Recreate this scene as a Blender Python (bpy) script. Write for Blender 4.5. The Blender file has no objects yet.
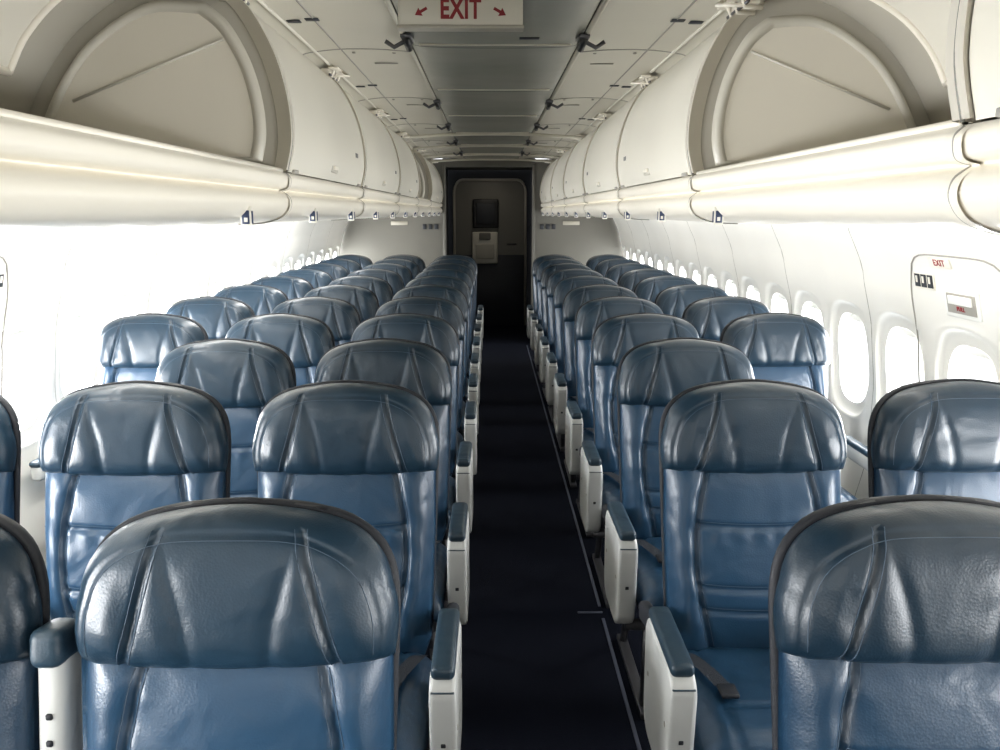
import bpy, bmesh, math, random
from mathutils import Vector, Matrix, Euler
random.seed(7)
scene = bpy.context.scene
CH = 1.58          # camera height
CX = 0.02          # cabin / ceiling centre line
Y0, Y1 = -1.5, 9.8

# ------------------------------------------------------------------ materials
def new_mat(name):
    m = bpy.data.materials.new(name); m.use_nodes = True
    nt = m.node_tree
    return m, nt, nt.nodes, nt.links, nt.nodes['Principled BSDF']

def plastic(name, col, rough=0.45, var=0.06, nscale=3.0, bump=0.0, bscale=60, metallic=0.0, spec=0.5):
    m, nt, N, L, b = new_mat(name)
    tc = N.new('ShaderNodeTexCoord'); no = N.new('ShaderNodeTexNoise'); no.inputs['Scale'].default_value = nscale
    no.inputs['Detail'].default_value = 3
    L.new(tc.outputs['Object'], no.inputs['Vector'])
    cr = N.new('ShaderNodeValToRGB')
    cr.color_ramp.elements[0].color = tuple(c*(1-var) for c in col)+(1,)
    cr.color_ramp.elements[1].color = tuple(min(1, c*(1+var)) for c in col)+(1,)
    cr.color_ramp.elements[0].position = .3; cr.color_ramp.elements[1].position = .7
    L.new(no.outputs['Fac'], cr.inputs['Fac']); L.new(cr.outputs['Color'], b.inputs['Base Color'])
    b.inputs['Roughness'].default_value = rough; b.inputs['Metallic'].default_value = metallic
    b.inputs['Specular IOR Level'].default_value = spec
    if bump > 0:
        n2 = N.new('ShaderNodeTexNoise'); n2.inputs['Scale'].default_value = bscale
        L.new(tc.outputs['Object'], n2.inputs['Vector'])
        bp = N.new('ShaderNodeBump'); bp.inputs['Strength'].default_value = bump; bp.inputs['Distance'].default_value = .01
        L.new(n2.outputs['Fac'], bp.inputs['Height']); L.new(bp.outputs['Normal'], b.inputs['Normal'])
    return m

def leather(name, c1, c2, rough):
    m, nt, N, L, b = new_mat(name)
    tc = N.new('ShaderNodeTexCoord'); oi = N.new('ShaderNodeObjectInfo')
    add = N.new('ShaderNodeVectorMath'); add.operation = 'ADD'
    mul = N.new('ShaderNodeMath'); mul.operation = 'MULTIPLY'; mul.inputs[1].default_value = 37.0
    L.new(oi.outputs['Random'], mul.inputs[0])
    L.new(tc.outputs['Object'], add.inputs[0]); L.new(mul.outputs[0], add.inputs[1])
    no = N.new('ShaderNodeTexNoise'); no.inputs['Scale'].default_value = 6; no.inputs['Detail'].default_value = 4
    L.new(add.outputs[0], no.inputs['Vector'])
    mx = N.new('ShaderNodeMix'); mx.data_type = 'RGBA'
    mx.inputs['A'].default_value = c1+(1,); mx.inputs['B'].default_value = c2+(1,)
    L.new(no.outputs['Fac'], mx.inputs['Factor'])
    hsv = N.new('ShaderNodeHueSaturation')
    mr = N.new('ShaderNodeMapRange'); mr.inputs['To Min'].default_value = .8; mr.inputs['To Max'].default_value = 1.2
    L.new(oi.outputs['Random'], mr.inputs['Value']); L.new(mr.outputs['Result'], hsv.inputs['Value'])
    L.new(mx.outputs['Result'], hsv.inputs['Color']); L.new(hsv.outputs['Color'], b.inputs['Base Color'])
    b.inputs['Roughness'].default_value = rough; b.inputs['Specular IOR Level'].default_value = .5
    w = N.new('ShaderNodeTexNoise'); w.inputs['Scale'].default_value = 7; w.inputs['Detail'].default_value = 2; w.inputs['Distortion'].default_value = .5
    L.new(add.outputs[0], w.inputs['Vector'])
    g = N.new('ShaderNodeTexVoronoi'); g.inputs['Scale'].default_value = 260
    L.new(tc.outputs['Object'], g.inputs['Vector'])
    b1 = N.new('ShaderNodeBump'); b1.inputs['Strength'].default_value = .48; b1.inputs['Distance'].default_value = .02
    b2 = N.new('ShaderNodeBump'); b2.inputs['Strength'].default_value = .12; b2.inputs['Distance'].default_value = .002
    L.new(w.outputs['Fac'], b1.inputs['Height']); L.new(g.outputs['Distance'], b2.inputs['Height'])
    L.new(b1.outputs['Normal'], b2.inputs['Normal']); L.new(b2.outputs['Normal'], b.inputs['Normal'])
    return m

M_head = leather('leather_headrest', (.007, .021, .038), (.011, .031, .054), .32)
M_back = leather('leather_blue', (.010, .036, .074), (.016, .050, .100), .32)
M_stitch = plastic('stitch_thread', (.05, .08, .12), .6)
M_shell = plastic('seat_shell', (.008, .010, .016), .6, bump=.1, bscale=200)
M_armgrey = plastic('armrest_grey', (.55, .56, .55), .4)
M_armpad = leather('armrest_pad', (.015, .034, .052), (.02, .042, .066), .4)
M_metal = plastic('dark_metal', (.12, .12, .13), .35, metallic=.8)
M_belt = plastic('belt_webbing', (.02, .025, .035), .8, bump=.3, bscale=300)
M_buckle = plastic('buckle_metal', (.5, .5, .5), .3, metallic=1.0)
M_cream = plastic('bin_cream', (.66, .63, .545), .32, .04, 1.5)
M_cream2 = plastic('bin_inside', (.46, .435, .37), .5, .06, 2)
M_rail = plastic('rail_cream', (.85, .80, .69), .28, .03, 1.5)
M_ceil = plastic('ceiling_cream', (.62, .59, .505), .28, .06, 1.2, bump=.3, bscale=1.8)
M_ceilc = plastic('ceiling_centre', (.37, .37, .33), .25, .12, 1.0, bump=.9, bscale=2.6)
M_gap = plastic('dark_gap', (.05, .05, .045), .8)
M_wall = plastic('sidewall', (.80, .79, .745), .5, .03, 2)
M_frame = plastic('window_frame', (.84, .84, .80), .5, .02, 2)
M_dark = plastic('black_plastic', (.012, .012, .013), .4)
M_bulk = plastic('bulkhead_panel', (.15, .145, .125), .5, .05, 2)
M_joint = plastic('panel_joint', (.34, .325, .29), .5, .05, 2)
M_bulkd = plastic('bulkhead_dark', (.025, .028, .035), .6, .1, 3)
M_label = plastic('grey_label', (.13, .13, .125), .5)
M_red = plastic('exit_red', (.28, .015, .02), .5)
M_blue = plastic('placard_blue', (.02, .035, .09), .5)
M_white = plastic('sign_white', (.80, .77, .68), .45)
M_strip = plastic('floor_strip', (.06, .07, .10), .5)
M_carpet, nt, N, L, b = new_mat('carpet')
tc = N.new('ShaderNodeTexCoord'); no = N.new('ShaderNodeTexNoise'); no.inputs['Scale'].default_value = 220; no.inputs['Detail'].default_value = 5
L.new(tc.outputs['Object'], no.inputs['Vector'])
cr = N.new('ShaderNodeValToRGB'); cr.color_ramp.elements[0].color = (.0015, .002, .0045, 1); cr.color_ramp.elements[1].color = (.006, .008, .016, 1)
L.new(no.outputs['Fac'], cr.inputs['Fac']); L.new(cr.outputs['Color'], b.inputs['Base Color'])
b.inputs['Roughness'].default_value = .95; b.inputs['Specular IOR Level'].default_value = .08
bp = N.new('ShaderNodeBump'); bp.inputs['Strength'].default_value = .5; bp.inputs['Distance'].default_value = .005
L.new(no.outputs['Fac'], bp.inputs['Height']); L.new(bp.outputs['Normal'], b.inputs['Normal'])

# ------------------------------------------------------------------ mesh builder
class MB:
    def __init__(s): s.v = []; s.f = []; s.mi = []; s.sm = []; s.mats = []
    def mat(s, m):
        if m not in s.mats: s.mats.append(m)
        return s.mats.index(m)
    def add(s, vs, fs, m, smooth=True):
        o = len(s.v); k = s.mat(m)
        s.v += [tuple(p) for p in vs]
        for f in fs:
            s.f.append(tuple(i+o for i in f)); s.mi.append(k); s.sm.append(smooth)
    def mesh(s, name, recalc=False):
        me = bpy.data.meshes.new(name); me.from_pydata(s.v, [], s.f)
        for m in s.mats: me.materials.append(m)
        me.polygons.foreach_set('material_index', s.mi); me.polygons.foreach_set('use_smooth', s.sm)
        if recalc:
            bm = bmesh.new(); bm.from_mesh(me); bmesh.ops.recalc_face_normals(bm, faces=bm.faces); bm.to_mesh(me); bm.free()
        me.update(); return me
    def obj(s, name, recalc=False, loc=(0, 0, 0), parent=None):
        o = bpy.data.objects.new(name, s.mesh(name, recalc)); scene.collection.objects.link(o); o.location = loc
        if parent: o.parent = parent
        return o
    def grid(s, P, us, ts, m, smooth=True):
        nu = len(us); vs = [P(u, t) for t in ts for u in us]
        fs = [(j*nu+i, j*nu+i+1, (j+1)*nu+i+1, (j+1)*nu+i) for j in range(len(ts)-1) for i in range(nu-1)]
        s.add(vs, fs, m, smooth)
    def solid(s, F, B, us, ts, m):
        nu, nt_ = len(us), len(ts); n = nu*nt_
        vs = [F(u, t) for t in ts for u in us]+[B(u, t) for t in ts for u in us]
        fs = []
        for j in range(nt_-1):
            for i in range(nu-1):
                a = (j*nu+i, j*nu+i+1, (j+1)*nu+i+1, (j+1)*nu+i)
                fs.append(a); fs.append(tuple(n+k for k in reversed(a)))
        per = [i for i in range(nu)]+[j*nu+nu-1 for j in range(1, nt_)]+[(nt_-1)*nu+i for i in range(nu-2, -1, -1)]+[j*nu for j in range(nt_-2, 0, -1)]
        for k in range(len(per)):
            a, c = per[k], per[(k+1) % len(per)]
            fs.append((c, a, a+n, c+n))
        s.add(vs, fs, m)
    def box(s, c, size, m, bev=.01, seg=3, rot=None, smooth=True):
        bm = bmesh.new(); bmesh.ops.create_cube(bm, size=1)
        for v in bm.verts: v.co = Vector((v.co.x*size[0], v.co.y*size[1], v.co.z*size[2]))
        if bev > 0: bmesh.ops.bevel(bm, geom=list(bm.edges), offset=min(bev, min(size)*.49), segments=seg, affect='EDGES', profile=.5)
        R = Euler(rot).to_matrix() if rot else Matrix.Identity(3)
        bm.verts.index_update()
        vs = [R @ v.co+Vector(c) for v in bm.verts]; fs = [[v.index for v in f.verts] for f in bm.faces]; bm.free()
        s.add(vs, fs, m, smooth and bev > 0)
    def tube(s, path, r, m, n=6, closed=False):
        P = [Vector(p) for p in path]; vs = []; fs = []; k = len(P)
        for i, p in enumerate(P):
            a = P[(i-1) % k] if (closed or i > 0) else p; c = P[(i+1) % k] if (closed or i < k-1) else p
            d = (c-a).normalized(); up = Vector((0, 0, 1)) if abs(d.z) < .9 else Vector((0, 1, 0))
            x = d.cross(up).normalized(); y = d.cross(x)
            for q in range(n):
                t = 2*math.pi*q/n; vs.append(p+x*math.cos(t)*r+y*math.sin(t)*r)
        for i in range(k if closed else k-1):
            j = (i+1) % k
            for q in range(n): fs.append((i*n+q, i*n+(q+1) % n, j*n+(q+1) % n, j*n+q))
        if not closed:
            fs.append(tuple(range(n))[::-1]); fs.append(tuple((k-1)*n+q for q in range(n)))
        s.add(vs, fs, m)
    def prism(s, pts, y0, y1, m, smooth=False):
        n = len(pts); vs = [(x, y0, z) for x, z in pts]+[(x, y1, z) for x, z in pts]
        fs = [tuple(range(n)), tuple(range(2*n-1, n-1, -1))]+[(i, (i+1) % n, (i+1) % n+n, i+n) for i in range(n)]
        s.add(vs, fs, m, smooth)
    def text(s, body, size, M4, m, off=0.0, sx=1.0, extrude=.0006):
        tx = bpy.data.curves.new('t', 'FONT'); tx.body = body; tx.size = size; tx.align_x = 'CENTER'; tx.extrude = extrude; tx.offset = off; tx.space_character = 1.08
        to = bpy.data.objects.new('t', tx); scene.collection.objects.link(to)
        bpy.context.view_layer.update()
        me = bpy.data.meshes.new_from_object(to.evaluated_get(bpy.context.evaluated_depsgraph_get()))
        s.add([M4 @ Vector((v.co.x*sx, v.co.y, v.co.z)) for v in me.vertices], [tuple(p.vertices) for p in me.polygons], m, False)
        bpy.data.objects.remove(to); bpy.data.meshes.remove(me); bpy.data.curves.remove(tx)

def smoothpath(pts, sub=5):
    out = []; n = len(pts)
    for i in range(n-1):
        p0 = pts[max(i-1, 0)]; p1 = pts[i]; p2 = pts[i+1]; p3 = pts[min(i+2, n-1)]
        for k in range(sub):
            t = k/sub
            out.append(tuple(.5*((2*p1[a])+(-p0[a]+p2[a])*t+(2*p0[a]-5*p1[a]+4*p2[a]-p3[a])*t*t+(-p0[a]+3*p1[a]-3*p2[a]+p3[a])*t**3) for a in range(len(p1))))
    out.append(tuple(pts[-1])); return out

def lin(a, b_, n): return [a+(b_-a)*i/(n-1) for i in range(n)]

# ------------------------------------------------------------------ seat
def yb(z): return (z-1.08)*0.17
W = .243; HZ0, HZ1 = .918, 1.134
def G(d, s): return math.exp(-(d/s)**2)
def head_hw(t):
    t0 = .22; k = W*(.975+.025*math.sin(math.pi*min(t/.5, 1)))
    if t > t0:
        s_ = (t-t0)/(1-t0)*.985; k *= (1-s_**3.2)**(1/3.0)
    return k
def hseam(t): return .42+.24*(1-t)**1.15
def hE(u, t): return max(0, 1-abs(u)**4)**.5*max(0, 1-t**8)**.5*max(0, 1-(1-t)**12)**.5
def head_F(u, t, off=0):
    hw = head_hw(t); x = u*hw; z = HZ0+(HZ1-HZ0)*t+.009*(1-u*u)*t-.008*(1-t)*(1-abs(u))
    E = hE(u, t); ax = abs(x)/W
    d = .012+.064*E+off
    sx = hseam(t)
    d -= .0085*G((ax-sx)*W, .006)*E*(1 if t < .93 else .3)
    fx = .40-.16*(1-t)-.03*math.sin(t*5)
    d -= .0034*G((ax-fx)*W, .011)*E*min(1, (1-t)*2.2)
    if ax > sx: d += .011*min(1, (ax-sx)*6)*E*(1-t*.6)
    else: d += .0042*math.sin(min(1, max(0, ax-fx)/max(.01, sx-fx))*math.pi)*E*(1-t*.4)
    r = (abs(u)**5+abs(t)**5)**.2
    d -= .005*G(r-.90, .020)*E
    d += .0024*math.sin(x*85+t*7+2*math.sin(t*4))*math.exp(-((ax-sx)/.20)**2)*(1-t*.7)*E
    return (x, yb(z)-d, z)
def head_B(u, t):
    x, _, z = head_F(u, t); return (x, yb(z)+.026*hE(u, t), z)
BZ0, BZ1 = .42, .955
def b_hw(t): return .220+.014*min(1, t*1.5)-.02*max(0, .12-t)/.12
def bseam(t):
    z = BZ0+(BZ1-BZ0)*t
    return (.54 + .16*math.sin(math.pi*min(1, max(0, (0.95-z)/.47)))**1.0)
def bE(u, t): return max(0, 1-abs(u)**5)**.5*max(0, 1-t**14)**.5*max(0, 1-(1-t)**10)**.5
def back_F(u, t, off=0):
    hw = b_hw(t); x = u*hw; z = BZ0+(BZ1-BZ0)*t; E = bE(u, t); au = abs(u); s_ = bseam(t)
    d = .0+.056*E+off
    d += .018*math.exp(-((z-.62)/.16)**2)*E
    d -= .011*G((au-s_)*hw, .0065)*E
    if au > s_: d += .018*math.sin(min(1, (au-s_)/(1-s_))*math.pi)*E
    else:
        d += .005*math.cos(au/s_*math.pi*.5)*E
        for zs in (.79, .635, .575): d -= .010*G(z-zs+.006*(1-(u/s_)**2), .0065)*E
        d += .0022*math.sin(x*110)*math.exp(-((z-.765)/.022)**2)*E
    d += .0022*math.sin(z*70+x*30)*math.exp(-((au-s_)/.14)**2)*E
    return (x, yb(z)-d, z)
def back_B(u, t):
    x, _, z = back_F(u, t); return (x, yb(z)+.022*bE(u, t), z)
def sh_hw(t):
    k = .223+.020*min(1, t*1.3); t0 = .76
    if t > t0:
        s_ = (t-t0)/(1-t0)*.985; k *= (1-s_**3.1)**(1/3.0)
    return k
def sh_F(u, t):
    x = u*sh_hw(t); z = .44+.697*t+.009*(1-u*u)*t; return (x, yb(z)+.012, z)
def sh_B(u, t):
    x, _, z = sh_F(u, t); E = max(0, 1-abs(u)**6)**.5*max(0, 1-t**18)**.5; return (x, yb(z)+.022+.035*E, z)
def cush_T(u, t, off=0):
    E = max(0, 1-abs(u)**6)**.5*max(0, 1-abs(2*t-1)**8)**.4
    x = u*(.235); y = -.57+.46*t; s_ = .66
    z = .39+(.085+.01*(1-t))*E+off-.006*G((abs(u)-s_)*.235, .006)*E-.006*G(y+.42, .006)*E*(abs(u) < s_)
    return (x, y, z)
def cush_B(u, t):
    x, y, z = cush_T(u, t); return (x*.97, y, .375)

ss = lambda n: [math.sin(a) for a in lin(-math.pi/2, math.pi/2, n)]
def mixs(n):
    a = ss(n); b_ = lin(-1, 1, n); return [.35*p+.65*q for p, q in zip(a, b_)]
HT = [1-(1-t)**1.5 for t in lin(0, 1, 56)]

def add_armrest(mb, x, aisle):
    y0, y1 = -.535, -.235
    if aisle:
        pts = []
        for (cy, cz, r, a0) in ((y0+.045, .570, .045, math.pi/2), (y0+.075, .375, .060, math.pi), (y1-.07, .375, .06, 1.5*math.pi), (y1-.04, .575, .04, 0)):
            for k in range(7):
                a = a0+k/6*math.pi/2; pts.append((cy+r*math.cos(a), cz+r*math.sin(a)))
        n = len(pts)
        lay = [(-.029, .93), (-.026, .985), (-.018, 1.0), (.018, 1.0), (.026, .985), (.029, .93)]
        cy = (y0+y1)/2; cz = .47; vs = []; fs = []
        for dx, sc in lay:
            for (py, pz) in pts: vs.append((x+dx, cy+(py-cy)*(1-(1-sc)*.5), cz+(pz-cz)*sc))
        for l in range(len(lay)-1):
            for i in range(n): fs.append((l*n+i, l*n+(i+1) % n, (l+1)*n+(i+1) % n, (l+1)*n+i))
        fs.append(tuple(range(n))); fs.append(tuple((len(lay)-1)*n+i for i in range(n-1, -1, -1)))
        mb.add(vs, fs, M_armgrey)
        mb.box((x, -.382, .622), (.052, .275, .032), M_armpad, .013, 4)
        mb.box((x, -.16, .555), (.034, .20, .055), M_shell, .015, 3, rot=(-.25, 0, 0))
        mb.box((x, y0+.012, .46), (.012, .01, .012), M_shell, .003, 2)
        mb.box((x, y0+.004, .588), (.050, .006, .003), M_armpad, .001, 1)
        for yy in (-.49, -.29):
            for sx in (-1, 1): mb.box((x+sx*.0285, yy, .48), (.004, .012, .012), M_joint, .002, 1)
    else:
        mb.box((x, -.34, .585), (.048, .36, .065), M_armgrey, .018, 4)
        mb.box((x, -.345, .622), (.046, .36, .026), M_armpad, .012, 4)
        mb.box((x, -.14, .56), (.034, .12, .045), M_shell, .015, 3)
def add_armrest_up(mb, x):
    mb.box((x, yb(.76)+.0, .76), (.046, .065, .36), M_armgrey, .018, 4, rot=(-.17, 0, 0))
    mb.box((x, yb(.93)-.01, .94), (.05, .075, .06), M_armpad, .016, 4, rot=(-.17, 0, 0))
    for z in (.84, .80): mb.box((x, yb(z)-.034, z), (.010, .006, .010), M_shell, .002, 1)

def seat_mesh(name, arms):
    mb = MB()
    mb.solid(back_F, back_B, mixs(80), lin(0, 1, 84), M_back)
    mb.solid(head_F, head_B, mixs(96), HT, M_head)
    mb.solid(sh_F, sh_B, mixs(26), [1-(1-t)**1.4 for t in lin(0, 1, 36)], M_shell)
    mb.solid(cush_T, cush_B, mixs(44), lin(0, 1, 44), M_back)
    for sg in (-1, 1):
        for o in (-.009, .009):
            p = []
            for t in lin(.04, .93, 30):
                hw = head_hw(t); sx = hseam(t)*W+o; p.append(head_F(sg*min(sx/hw, .97), t, .0004))
            mb.tube(p, .0008, M_stitch, 4)
            mb.tube([back_F(sg*(bseam(t)+o/.23), t, .0004) for t in lin(.1, .93, 40)], .0008, M_stitch, 4)
    p = []
    for a in lin(.12, math.pi-.12, 50):
        c, s_ = math.cos(a), math.sin(a)
        k = .87/((abs(c)**5+abs(s_)**5)**.2); p.append(head_F(c*k, s_*k, .0004))
    mb.tube(p, .0008, M_stitch, 4)
    for zs in (.79, .635, .575):
        p = []
        for k in lin(-.95, .95, 24):
            t = (zs+.009-BZ0)/(BZ1-BZ0); u = k*bseam(t); p.append(back_F(u, t-.006*(1-k*k)/(BZ1-BZ0), .0004))
        mb.tube(p, .0008, M_stitch, 4)
    mb.box((0, -.34, .35), (.44, .42, .05), M_shell, .015, 3)
    for yy in (-.47, -.20): mb.tube([(-.27, yy, .31), (.27, yy, .31)], .018, M_metal, 10)
    for sx in (-.2, .2):
        mb.tube([(sx, -.47, .31), (sx, -.46, .012)], .014, M_metal, 8)
        mb.tube([(sx, -.20, .31), (sx, -.05, .012)], .014, M_metal, 8)
        mb.box((sx, -.26, .012), (.035, .50, .022), M_metal, .004, 2)
    mb.box((0, yb(.86)+.066, .86), (.38, .018, .22), M_armgrey, .008, 2, rot=(-.168, 0, 0))
    mb.box((0, yb(.60)+.062, .60), (.36, .02, .20), M_shell, .009, 2, rot=(-.168, 0, 0))
    for sg in (-1, 1):
        pth = smoothpath([(sg*.20, -.17, .462), (sg*.19, -.22, .484), (sg*.16, -.30, .488), (sg*.14, -.37, .489)], 5)
        vs = []
        for i, p in enumerate(pth): vs += [(p[0]-.020, p[1], p[2]+.002), (p[0]+.020, p[1], p[2]+.002)]
        fs = [(2*i, 2*i+1, 2*i+3, 2*i+2) for i in range(len(pth)-1)]
        mb.add(vs, fs, M_belt)
        mb.box((sg*.138, -.385, .493), (.042, .05, .012), M_buckle if sg > 0 else M_shell, .005, 3)
    for (x, kind) in arms:
        if kind == 'up': add_armrest_up(mb, x)
        else: add_armrest(mb, x, kind == 'aisle')
    return mb.mesh(name, True)

SP = .2775
meshes = {
 'L_aisle': seat_mesh('seat_a', [(-SP, 'mid'), (SP, 'aisle')]),
 'L_in':    seat_mesh('seat_b', [(-SP, 'mid')]),
 'R_aisle': seat_mesh('seat_c', [(-SP, 'aisle'), (SP, 'mid')]),
 'R_in':    seat_mesh('seat_d', [(SP, 'mid')]),
 'L_first': seat_mesh('seat_e', [(-SP, 'up'), (SP, 'aisle')]),
}
rowsY = [1.168]+[2.07+.735*k for k in range(0, 10)]
for r, y in enumerate(rowsY):
    for key, x in (('L_aisle', -.378), ('L_in', -.93), ('L_in', -1.485), ('R_aisle', .692), ('R_in', 1.252)):
        if r == 2 and (x < -1.4 or x > 1.2): continue
        k = 'L_first' if (r == 0 and key == 'L_aisle') else key
        o = bpy.data.objects.new('passenger_seat', meshes[k]); scene.collection.objects.link(o)
        dx = -.012 if (r == 0 and x > 0) else (-.006 if r == 0 and x > -.5 else 0)
        if r >= 3 and x > 1: dx = .012
        o.location = (x+dx, y, 0)
        if r > 0: o.rotation_euler = (0, 0, random.uniform(-.012, .012))

# ------------------------------------------------------------------ floor
mb = MB(); mb.box((-.05, (Y0+12)/2, -.03), (3.9, 12-Y0, .06), M_carpet, 0); mb.obj('floor')
mb = MB()
for (a, b_) in ((.3, 2.95), (3.05, 9.7)): mb.box((.445, (a+b_)/2, .002), (.012, b_-a, .004), M_strip, .001, 1)
mb.box((.40, 3.0, .002), (.10, .012, .004), M_strip, .001, 1)
mb.obj('floor_path_strip')

# ------------------------------------------------------------------ side walls with window openings
def wprof(z, base):
    pts = [(0, -.14), (.25, -.03), (.55, .03), (.85, .03), (1.1, .0), (1.35, -.06), (1.56, -.15), (1.75, -.25)]
    for (z0, a0), (z1, a1) in zip(pts, pts[1:]):
        if z <= z1:
            t = (z-z0)/(z1-z0); t2 = t*t*(3-2*t)*.35+t*.65
            return base+a0+(a1-a0)*t2
    return base+pts[-1][1]
WZ = .94; WH, WW = .200, .150; CHH = .29; PW = .46
winY = [2.65+PW*k for k in range(-9, 16)]
def sup(a, hw, hh, n=2.9):
    c, s_ = math.cos(a), math.sin(a); k = 1/((abs(c/hw)**n+abs(s_/hh)**n)**(1/n)); return c*k, s_*k
def rectp(a, hw, hh):
    c, s_ = math.cos(a), math.sin(a); k = min(hw/abs(c) if abs(c) > 1e-6 else 9e9, hh/abs(s_) if abs(s_) > 1e-6 else 9e9); return c*k, s_*k
for side, sg, base in (('left', -1, 1.80), ('right', 1, 1.60)):
    mb = MB()
    ya, yb_ = winY[0]-PW/2, winY[-1]+PW/2
    X = lambda z: sg*wprof(z, base)
    mb.grid(lambda y, z: (X(z), y, z), lin(ya, yb_, 26), lin(0, WZ-CHH, 14), M_wall)
    mb.grid(lambda y, z: (X(z), y, z), lin(ya, yb_, 26), lin(WZ+CHH, 1.72, 14), M_wall)
    NA = 64; corner = math.atan2(CHH, PW/2)
    angs = [2*math.pi*i/NA for i in range(NA)]
    for c in (corner, math.pi-corner, math.pi+corner, 2*math.pi-corner):
        k = min(range(len(angs)), key=lambda i: abs(angs[i]-c)); angs[k] = c
    rings = [0, .10, .2, .3, .42, .50, .56, .7, .85, 1.0]
    offs = [.020, .019, .018, .017, .014, .004, -.004, -.001, 0, 0]
    for yc in winY:
        vs = []; fs = []
        for rr, of in zip(rings, offs):
            for a in angs:
                i0 = sup(a, WW, WH); o0 = rectp(a, PW/2, CHH); md = sup(a, WW*1.30, WH*1.27)
                if rr <= .5: t = rr/.5; p = (i0[0]+(md[0]-i0[0])*t, i0[1]+(md[1]-i0[1])*t)
                else: t = (rr-.5)/.5; p = (md[0]+(o0[0]-md[0])*t, md[1]+(o0[1]-md[1])*t)
                z = WZ+p[1]; vs.append((X(z)+sg*of, yc+p[0], z))
        for j in range(len(rings)-1):
            for i in range(NA): fs.append((j*NA+i, j*NA+(i+1) % NA, (j+1)*NA+(i+1) % NA, (j+1)*NA+i))
        mb.add(vs, fs, M_wall)
    for k in range(0, len(winY)-1, 2):
        yj = winY[k]+PW/2
        if abs(yj-2.65) < .4: continue
        mb.tube([(X(z)+sg*.001, yj, z) for z in lin(.05, 1.68, 30)], .0025, M_joint, 5)
    mb.obj('wall_'+side)
    for n, yc in enumerate(winY):
        wb = MB(); vs = []; fs = []
        lay = [(1.0, .018), (1.0, .028), (.98, .04), (.96, .060), (.96, .070)]
        for sc, of in lay:
            for i in range(48):
                p = sup(2*math.pi*i/48, WW*sc, WH*sc); z = WZ+p[1]; vs.append((X(z)+sg*of, yc+p[0], z))
        for j in range(len(lay)-1):
            for i in range(48): fs.append((j*48+i, j*48+(i+1) % 48, (j+1)*48+(i+1) % 48, (j+1)*48+i))
        wb.add(vs, fs, M_frame)
        zt = WZ+WH*.88
        wb.box((X(zt)+sg*.05, yc, zt), (.008, WW*1.4, .025), M_frame, .003, 2)
        wb.obj('window_%s_%d' % (side, n+1))
    e1 = 24.0 if side == 'left' else 12.0
    def wl(yc, L_, e):
        ld = bpy.data.lights.new('window_daylight', 'AREA'); ld.shape = 'RECTANGLE'; ld.size = L_; ld.size_y = .42
        ld.energy = e; ld.color = (.97, .985, 1.0)
        lo = bpy.data.objects.new('window_daylight', ld); scene.collection.objects.link(lo)
        lo.location = (X(WZ)+sg*.09, yc, WZ)
        lo.rotation_euler = (math.radians(90), 0, math.radians(90 if sg > 0 else -90))
    for n, yc in enumerate(winY):
        if 3 <= n < 13: wl(yc, .32, e1)
    for n in (1, 14, 16, 18, 20, 22, 24):
        wl((winY[n]+winY[n-1])/2, .79, e1*1.8)

# overwing exit doors
def hatch(name, side, sg, base, yc):
    mb = MB(); X = lambda z: sg*wprof(z, base)-sg*.002
    def tilt(z): 
        return -math.atan((wprof(z-.02, base)-wprof(z+.02, base))/.04)*sg
    hw = .31; z0, z1 = .50, 1.44; p = []
    for i in range(80):
        q = sup(2*math.pi*i/80, hw, (z1-z0)/2, 6); z = (z0+z1)/2+q[1]; p.append((X(z), yc+q[0], z))
    mb.tube(p, .003, M_joint, 6, closed=True)
    def bx(y, z, d, sy, sz, m, bev, seg=2):
        r = tilt(z); mb.box((X(z)-sg*d, y, z), (.006, sy, sz), m, bev, seg, rot=(0, r, 0))
    bx(yc-.02, 1.285, .000, .20, .095, M_frame, .0028, 3)
    bx(yc-.02, 1.285, .003, .165, .068, M_joint, .002)
    bx(yc-.02, 1.296, .008, .135, .030, M_frame, .0028, 3)
    def label(body, y, z, size, m, d=.005):
        Rm = Matrix.Rotation(tilt(z), 4, 'Y') @ Matrix.Rotation(-sg*math.pi/2, 4, 'Z') @ Matrix.Rotation(math.pi/2, 4, 'X')
        mb.text(body, size, Matrix.Translation((X(z)-sg*d, y, z)) @ Rm, m, off=.0006)
    bx(yc+.07, 1.415, .001, .13, .036, M_white, .001)
    label('EXIT', yc+.07, 1.405, .032, M_red)
    label('PULL', yc-.02, 1.262, .020, M_red, .008)
    yy = yc+.20; z = 1.345
    bx(yy, z, .001, .13, .060, M_white, .001)
    for k in (-.042, 0, .042):
        bx(yy+k, z, .003, .034, .046, M_bulkd, .0, 1)
        bx(yy+k+.003, z+.004, .0045, .012, .024, M_white, .0, 1)
    mb.obj(name)
hatch('door_2', 'right', 1, 1.60, 2.65); hatch('door_3', 'left', -1, 1.80, 2.65)

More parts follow.
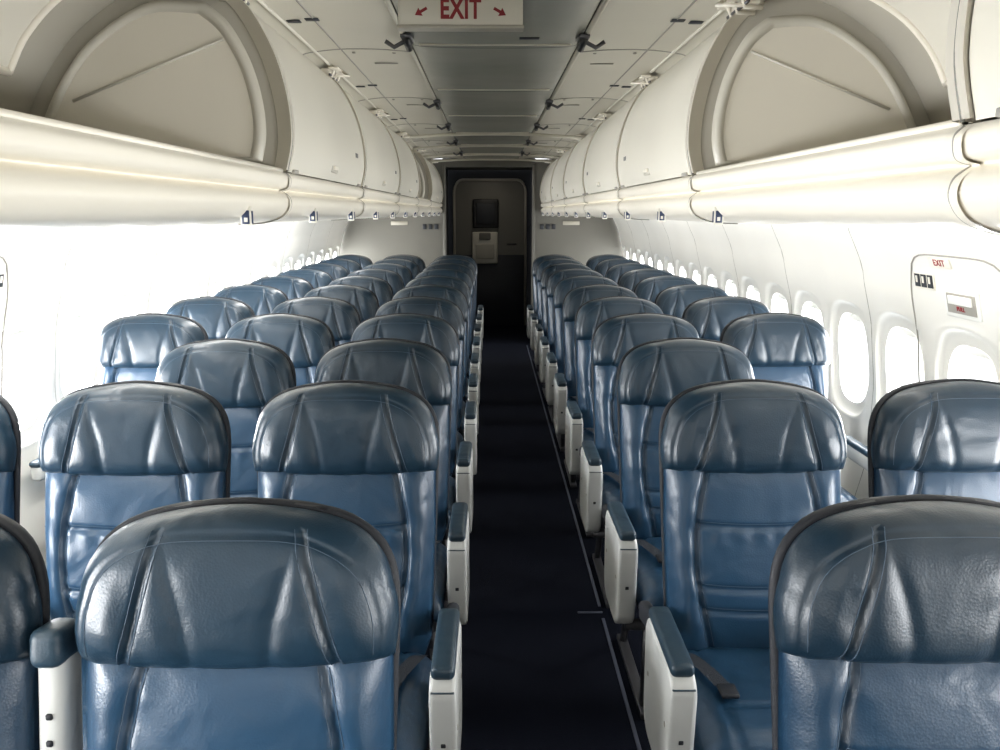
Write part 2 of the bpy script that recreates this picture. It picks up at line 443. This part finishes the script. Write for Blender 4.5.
# ------------------------------------------------------------------ overhead bins
door = smoothpath([(.745, .60), (.675, .54), (.615, .43), (.583, .31), (.577, .20), (.595, .115)], 6)
rail = smoothpath([(.597, .112), (.585, .098), (.590, .072), (.612, .064)], 5)+smoothpath([(.612, .062), (.590, .045), (.588, .018), (.612, -.010), (.665, -.026), (.74, -.030)], 6)
under = smoothpath([(.74, -.030), (.86, -.018), (.88, .002), (1.15, .006), (1.30, -.004), (1.50, -.01)], 4)
inner = smoothpath([(.745, .60), (.93, .60), (1.11, .50), (1.22, .38), (1.30, .24), (1.34, .11)], 6)
stow = smoothpath([(.775, .572), (.90, .562), (1.03, .500), (1.12, .415), (1.17, .33)], 6)
def bin_obj(sg, y0, y1, opened, k):
    mb = MB()
    def sweep(pts, a, b_, m, off=0):
        mb.grid(lambda i, y: (CX+sg*(pts[int(i)][0]-off), y, CH+pts[int(i)][1]), list(range(len(pts))), lin(a, b_, 8), m)
    sweep(rail, y0, y1, M_rail); sweep(under, y0, y1, M_rail)
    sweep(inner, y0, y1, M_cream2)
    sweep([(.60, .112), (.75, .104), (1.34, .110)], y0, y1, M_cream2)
    if not opened:
        sweep(door, y0+.022, y1-.022, M_cream)
        lz = CH+.16
        mb.box((CX+sg*.588, (y0+y1)/2, lz), (.012, .11, .035), M_cream2, .005, 3)
        mb.box((CX+sg*.580, (y0+y1)/2, lz), (.010, .07, .014), M_rail, .004, 3)
        mb.box((CX+sg*.5765, y1-.22, CH+.235), (.003, .06, .018), M_label, .001, 1)
        for yy in (y0+.10, y1-.10): mb.box((CX+sg*.5925, yy, CH+.118), (.014, .05, .012), M_joint, .003, 2)
    else:
        mb.tube([(CX+sg*.745, y0+.02, CH+.592), (CX+sg*.745, y1-.02, CH+.592)], .010, M_rail, 8)
        mb.tube([(CX+sg*.603, y0+.02, CH+.116), (CX+sg*.603, y1-.02, CH+.116)], .007, M_rail, 8)
        a_, b_ = y0+.06, y1-.30
        n = len(stow)
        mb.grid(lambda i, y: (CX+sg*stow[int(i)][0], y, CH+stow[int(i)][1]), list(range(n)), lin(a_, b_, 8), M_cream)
        for y in (a_, b_): mb.tube([(CX+sg*a, y, CH+z) for a, z in stow], .010, M_rail, 8)
        mb.tube([(CX+sg*stow[-1][0], a_, CH+stow[-1][1]), (CX+sg*stow[-1][0], b_, CH+stow[-1][1])], .010, M_rail, 8)
        ym = (y0+y1)/2
        mb.box((CX+sg*1.14, ym, CH+.37), (.012, .11, .035), M_cream2, .005, 3, rot=(0, -sg*.6, 0))
        mb.tube([(CX+sg*(a-.004), ym, CH+z) for a, z in inner], .003, M_joint, 5)
        mb.box((CX+sg*1.275, ym-.25, CH+.24), (.004, .10, .03), M_label, .001, 1, rot=(0, -sg*.45, 0))
        for f in (.15, .38, .62, .85):
            mb.box((CX+sg*(inner[24][0]-.004), y0+(y1-y0)*f, CH+inner[24][1]-.003), (.012, .012, .012), M_joint, .004, 2)
    for (ya, yb2) in ((y0+.001, y0+.020), (y1-.020, y1-.001)):
        outer = [(a-.007, z+.003) for a, z in door]; inn = [(a+.030, z-.006) for a, z in door]
        n = len(door); vs = []; fs = []
        for lst in (outer, inn):
            for y in (ya, yb2):
                vs += [(CX+sg*a, y, CH+z) for a, z in lst]
        for i in range(n-1):
            fs += [(i, i+1, n+i+1, n+i), (2*n+i, 2*n+i+1, 3*n+i+1, 3*n+i), (i, i+1, 2*n+i+1, 2*n+i), (n+i, n+i+1, 3*n+i+1, 3*n+i)]
        mb.add(vs, fs, M_rail)
        rr = rail; vs = []
        for y in (ya, yb2): vs += [(CX+sg*(a-.004), y, CH+z-.003) for a, z in rr]
        n = len(rr); fs = [(i, i+1, n+i+1, n+i) for i in range(n-1)]
        mb.add(vs, fs, M_rail)
    mb.tube([(CX+sg*(a-.004), y1, CH+z) for a, z in door], .0035, M_bulk, 6)
    mb.tube([(CX+sg*(a-.003), y1, CH+z-.002) for a, z in rail], .002, M_joint, 5)
    prof = [(a+.012, z) for a, z in door[::-1]]+[(a, z) for a, z in inner[1:]]
    for y, s_ in ((y0+.010, 1), (y1-.014, -1)):
        mb.prism([(CX+sg*a, CH+z) for a, z in prof], y, y+.004, M_cream2)
        cx_, cz_ = .95, .28
        lay = [(.86, 0), (.84, .012), (.80, .016), (.78, .010), (.765, .004)]
        n = len(prof); vs = []; fs = []
        yf = y+.004 if s_ > 0 else y
        for sc, dy in lay:
            vs += [(CX+sg*(cx_+(a-cx_)*sc), yf+s_*dy, CH+cz_+(z-cz_)*sc) for a, z in prof]
        for l in range(len(lay)-1):
            for i in range(n): fs.append((l*n+i, l*n+(i+1) % n, (l+1)*n+(i+1) % n, (l+1)*n+i))
        mb.add(vs, fs, M_cream)
        mb.add([(CX+sg*(cx_+(a-cx_)*.765), yf+s_*.004, CH+cz_+(z-cz_)*.765) for a, z in prof], [tuple(range(n))], M_rail, False)  # recessed end panel: paler cream stands in for light falling on it
        mb.tube([(CX+sg*.74, yf+s_*.008, CH+.46), (CX+sg*1.16, yf+s_*.008, CH+.30)], .004, M_cream, 6)
    bx = CX+sg*.725; bz = CH+.60
    for yy in (y1-.07, y1+.0, y1+.06):
        mb.box((bx-sg*.01, yy-.02, bz-.012), (.045, .018, .030), M_rail, .006, 2)
        mb.tube([(bx-sg*.045, yy-.02, bz-.002), (bx-sg*.03, yy-.02, bz-.034), (bx+sg*.02, yy-.02, bz-.036)], .007, M_rail, 6)
        mb.box((bx-sg*.014, yy-.005, bz-.026), (.014, .010, .012), M_metal, .002, 1)
    mb.tube([(bx-sg*.03, y1-.12, bz-.026), (bx-sg*.03, y1+.08, bz-.026)], .005, M_metal, 6)
    mb.tube([(bx-sg*.06, y1-.02, bz+.005), (bx-sg*.10, y1-.05, bz-.022), (bx-sg*.02, y1-.09, bz-.030)], .006, M_rail, 6)
    mb.box((bx-sg*.045, y1-.02, bz-.000), (.045, .19, .012), M_rail, .005, 2)
    j0 = 1.96 if sg < 0 else 2.22
    for q in range(0, 11):
        yy = j0+.735*q
        if not (y0 <= yy < y1): continue
        mb.box((CX+sg*.602, yy, CH+.020), (.026, .11, .020), M_rail, .008, 3)
        mb.box((CX+sg*.598, yy, CH-.008), (.026, .010, .048), M_white, .003, 2)
        mb.box((CX+sg*.598, yy-.006, CH-.010), (.018, .003, .032), M_blue, .001, 1)
        mb.box((CX+sg*.597, yy-.008, CH-.016), (.008, .001, .010), M_white, .0, 1)
        mb.box((CX+sg*.5835, yy, CH-.010), (.003, .006, .03), M_blue, .001, 1)
    return mb.obj('overhead_bin')
L0 = [2.35-1.45*2, 2.35-1.45, 2.35, 3.72, 5.15, 6.55, 7.95, 9.78]
R0 = [2.50-1.42*2, 2.50-1.42, 2.50, 3.90, 5.30, 6.70, 8.10, 9.78]
for sg, br, op in ((-1, L0, (0, 1, 5)), (1, R0, (1,))):
    for k in range(len(br)-1): bin_obj(sg, br[k], br[k+1], k in op, k)

# ------------------------------------------------------------------ ceiling
mb = MB()
for sg in (-1, 1):
    pr = smoothpath([(.76, .603), (.72, .615), (.60, .628), (.45, .628), (.315, .618)], 5)
    mb.grid(lambda i, y: (CX+sg*pr[int(i)][0], y, CH+pr[int(i)][1]), list(range(len(pr))), lin(Y0, Y1, 40), M_ceil)
    mb.grid(lambda i, y: (CX+sg*[.318, .318, .30][int(i)], y, CH+[.618, .640, .640][int(i)]), [0, 1, 2], lin(Y0, Y1, 4), M_gap, False)
    mb.tube([(CX+sg*.324, Y0, CH+.617), (CX+sg*.324, Y1, CH+.617)], .010, M_ceil, 8)
    mb.tube([(CX+sg*.60, Y0, CH+.627), (CX+sg*.60, Y1, CH+.627)], .003, M_joint, 5)
    mb.tube([(CX+sg*.70, Y0, CH+.616), (CX+sg*.70, Y1, CH+.616)], .007, M_ceil, 6)
    for y in (2.05, 3.35, 4.7, 6.05, 7.4, 8.75):
        mb.tube([(CX+sg*a, y, CH+z) for a, z in pr], .0035, M_joint, 5)
        mb.box((CX+sg*.46, y+.30, CH+.626), (.10, .012, .004), M_joint, .001, 1)
        for a in (.40, .56): mb.box((CX+sg*a, y+.06, CH+.625), (.014, .014, .006), M_joint, .003, 2)
    for y in (2.85, 4.25, 5.7):
        mb.box((CX+sg*.665, y, CH+.619), (.045, .03, .004), M_bulkd, .001, 1)
        mb.box((CX+sg*.605, y, CH+.625), (.045, .03, .004), M_bulkd, .001, 1)
cb = [-1.5, .4, 2.0, 3.2, 4.3, 5.4, 6.5, 7.6, 8.7, 9.8]
for a, b_ in zip(cb, cb[1:]):
    cpr = smoothpath([(-.308, .630), (-.302, .614), (-.2, .606), (0, .604), (.2, .606), (.302, .614), (.308, .630)], 5)
    mb.grid(lambda i, y: (CX+cpr[int(i)][0], y, CH+cpr[int(i)][1]), list(range(len(cpr))), lin(a+.006, b_-.006, 14), M_ceilc)
    mb.box((CX, b_-.06, CH+.604), (.56, .012, .006), M_ceil, .002, 1)
mb.box((CX+.12, 3.02, CH+.602), (.07, .03, .003), M_bulkd, .001, 1)
for y in (6.5, 7.6, 8.7, 9.5):
    mb.tube([(CX+a, y, CH+.600-.03*(abs(a)/.72)**2) for a in lin(-.72, .72, 24)], .012, M_ceil, 8)
mb.box((CX, 4.2, CH+.66), (1.6, 11.4, .02), M_gap, 0)
mb.obj('ceiling')
for sg in (-1, 1):
    for y in (3.03, 4.7, 5.9, 7.2, 8.5):
        lb = MB(); x = CX+sg*.31
        lb.box((x, y, CH+.603), (.040, .11, .018), M_metal, .006, 2)
        lb.tube([(x, y-.05, CH+.594), (x, y+.07, CH+.584)], .014, M_dark, 8)
        lb.tube([(x-sg*.0, y+.0, CH+.598), (x+sg*.05, y+.03, CH+.580), (x+sg*.08, y+.02, CH+.598)], .008, M_metal, 8)
        lb.obj('ceiling_latch')

# ------------------------------------------------------------------ exit sign
mb = MB()
mb.box((0, 0, .045), (.345, .040, .098), M_white, .008, 3)
mb.box((0, 0, -.003), (.352, .048, .010), M_cream2, .003, 2)
for sg in (-1, 1):
    cx_ = sg*.108; cz_ = .036; y = -.0210; a = math.atan2(-.55, sg)
    def rp(px, pz): return (cx_+px*math.cos(a)-pz*math.sin(a), y, cz_+px*math.sin(a)+pz*math.cos(a))
    vs = [rp(-.018, -.004), rp(.002, -.004), rp(.002, -.012), rp(.020, 0), rp(.002, .012), rp(.002, .004), rp(-.018, .004)]
    mb.add(vs, [tuple(range(7))], M_red, False)
mb.text('EXIT', .072, Matrix.Translation((0, -.0215, .019)) @ Matrix.Rotation(math.pi/2, 4, 'X'), M_red, off=.0024, sx=.72)
mb.obj('exit_sign', loc=(-.08, 2.40, CH+.508))

# ------------------------------------------------------------------ bulkheads, passage, end door
mb = MB()
mb.box((-.1, -1.55, 1.05), (3.6, .05, 2.4), M_bulk, 0)
mb.obj('wall_front')
mb = MB()
for sg, xo, xi in ((-1, -1.82, -.54), (1, 1.62, .52)):
    xc = (xo+xi)/2; w = abs(xo-xi)
    mb.box((xc, 9.84, 1.50), (w, .05, 1.40), M_bulk, .0, 1)
    mb.box((xc, 9.84, .40), (w, .05, .80), M_bulkd, .0, 1)
    mb.box((xi, 9.83, 1.07), (.035, .075, 2.14), M_bulk, .010, 3)
    mb.box((xc-sg*.1, 9.81, 1.46), (.20, .012, .045), M_cream2, .003, 1)
    for k in range(3): mb.box((xi+sg*(.10+.07*k), 9.808, 1.42), (.045, .01, .06), M_bulkd, .002, 1)
mb.box((-.01, 9.84, 2.16), (1.1, .06, .10), M_bulk, .01, 2)
mb.obj('wall_back')
mb = MB()
for x in (-.60, .60): mb.box((x, 10.7, 1.1), (.04, 1.7, 2.2), M_bulkd, 0)
mb.box((0, 10.7, 2.18), (1.3, 1.7, .04), M_bulk, 0)
mb.obj('wall_passage')
mb = MB()
mb.box((0, 11.6, 1.1), (1.3, .05, 2.2), M_bulkd, 0)
arch = [(-.50, 0), (-.50, 1.85)]+[(-.38-.12*math.cos(a), 1.85+.18*math.sin(a)) for a in lin(.2, math.pi/2, 6)]
arch += [(-x, z) for x, z in arch[::-1]]
mb.prism(arch, 11.53, 11.57, M_bulk)
mb.tube([(x, 11.525, z) for x, z in arch], .018, M_cream2, 8)
mb.box((-.06, 11.50, 1.57), (.36, .05, .40), M_dark, .02, 3)
mb.box((-.06, 11.47, 1.57), (.26, .02, .28), M_bulkd, .01, 2)
mb.box((-.07, 11.49, 1.10), (.36, .08, .44), M_cream, .02, 3)
mb.box((-.07, 11.44, 1.26), (.16, .03, .10), M_bulk, .02, 3)
mb.box((-.07, 11.44, 1.05), (.26, .02, .20), M_cream2, .01, 2)
mb.box((.0, 11.51, .50), (.96, .03, 1.0), M_bulkd, .005, 1)
mb.tube([(.36, 11.50, 1.15), (.36, 11.46, 1.15), (.24, 11.46, 1.15)], .014, M_metal, 8)
mb.obj('door_1')

# ------------------------------------------------------------------ lights
def area(name, loc, rot, sx, sy, e, col=(1, 1, 1)):
    ld = bpy.data.lights.new(name, 'AREA'); ld.shape = 'RECTANGLE'; ld.size = sx; ld.size_y = sy; ld.energy = e; ld.color = col
    o = bpy.data.objects.new(name, ld); scene.collection.objects.link(o); o.location = loc; o.rotation_euler = rot
    return o
# strips aimed outboard and down at the sidewalls
area('sidewall_wash_light', (-1.22, 3.0, CH-.02), (0, math.radians(34), 0), .06, 8.6, 52, (1, .99, .97))
area('sidewall_wash_light', (1.18, 3.0, CH-.02), (0, math.radians(-30), 0), .06, 8.6, 11, (1, .97, .93))
area('front_fill_light', (0, -1.45, 1.6), (math.radians(100), 0, 0), 1.8, .8, 12, (1, .97, .91))  # added soft fill from behind the camera; the front wall has no opening
area('aft_galley_light', (0, 10.9, 2.1), (0, 0, 0), .3, .6, 1.3, (1, .9, .75))

w = bpy.data.worlds.new('sky'); scene.world = w; w.use_nodes = True
bg = w.node_tree.nodes['Background']; bg.inputs['Color'].default_value = (.97, .985, 1, 1); bg.inputs['Strength'].default_value = 1.9

# ------------------------------------------------------------------ camera
cam = bpy.data.cameras.new('camera'); co = bpy.data.objects.new('camera', cam); scene.collection.objects.link(co)
cam.sensor_width = 36; cam.lens = 808*36/1000; cam.clip_start = .02
co.location = (0, 0, CH); co.rotation_euler = (math.radians(90-11.34), 0, math.radians(-.70))
scene.camera = co
scene.view_settings.view_transform = 'Standard'
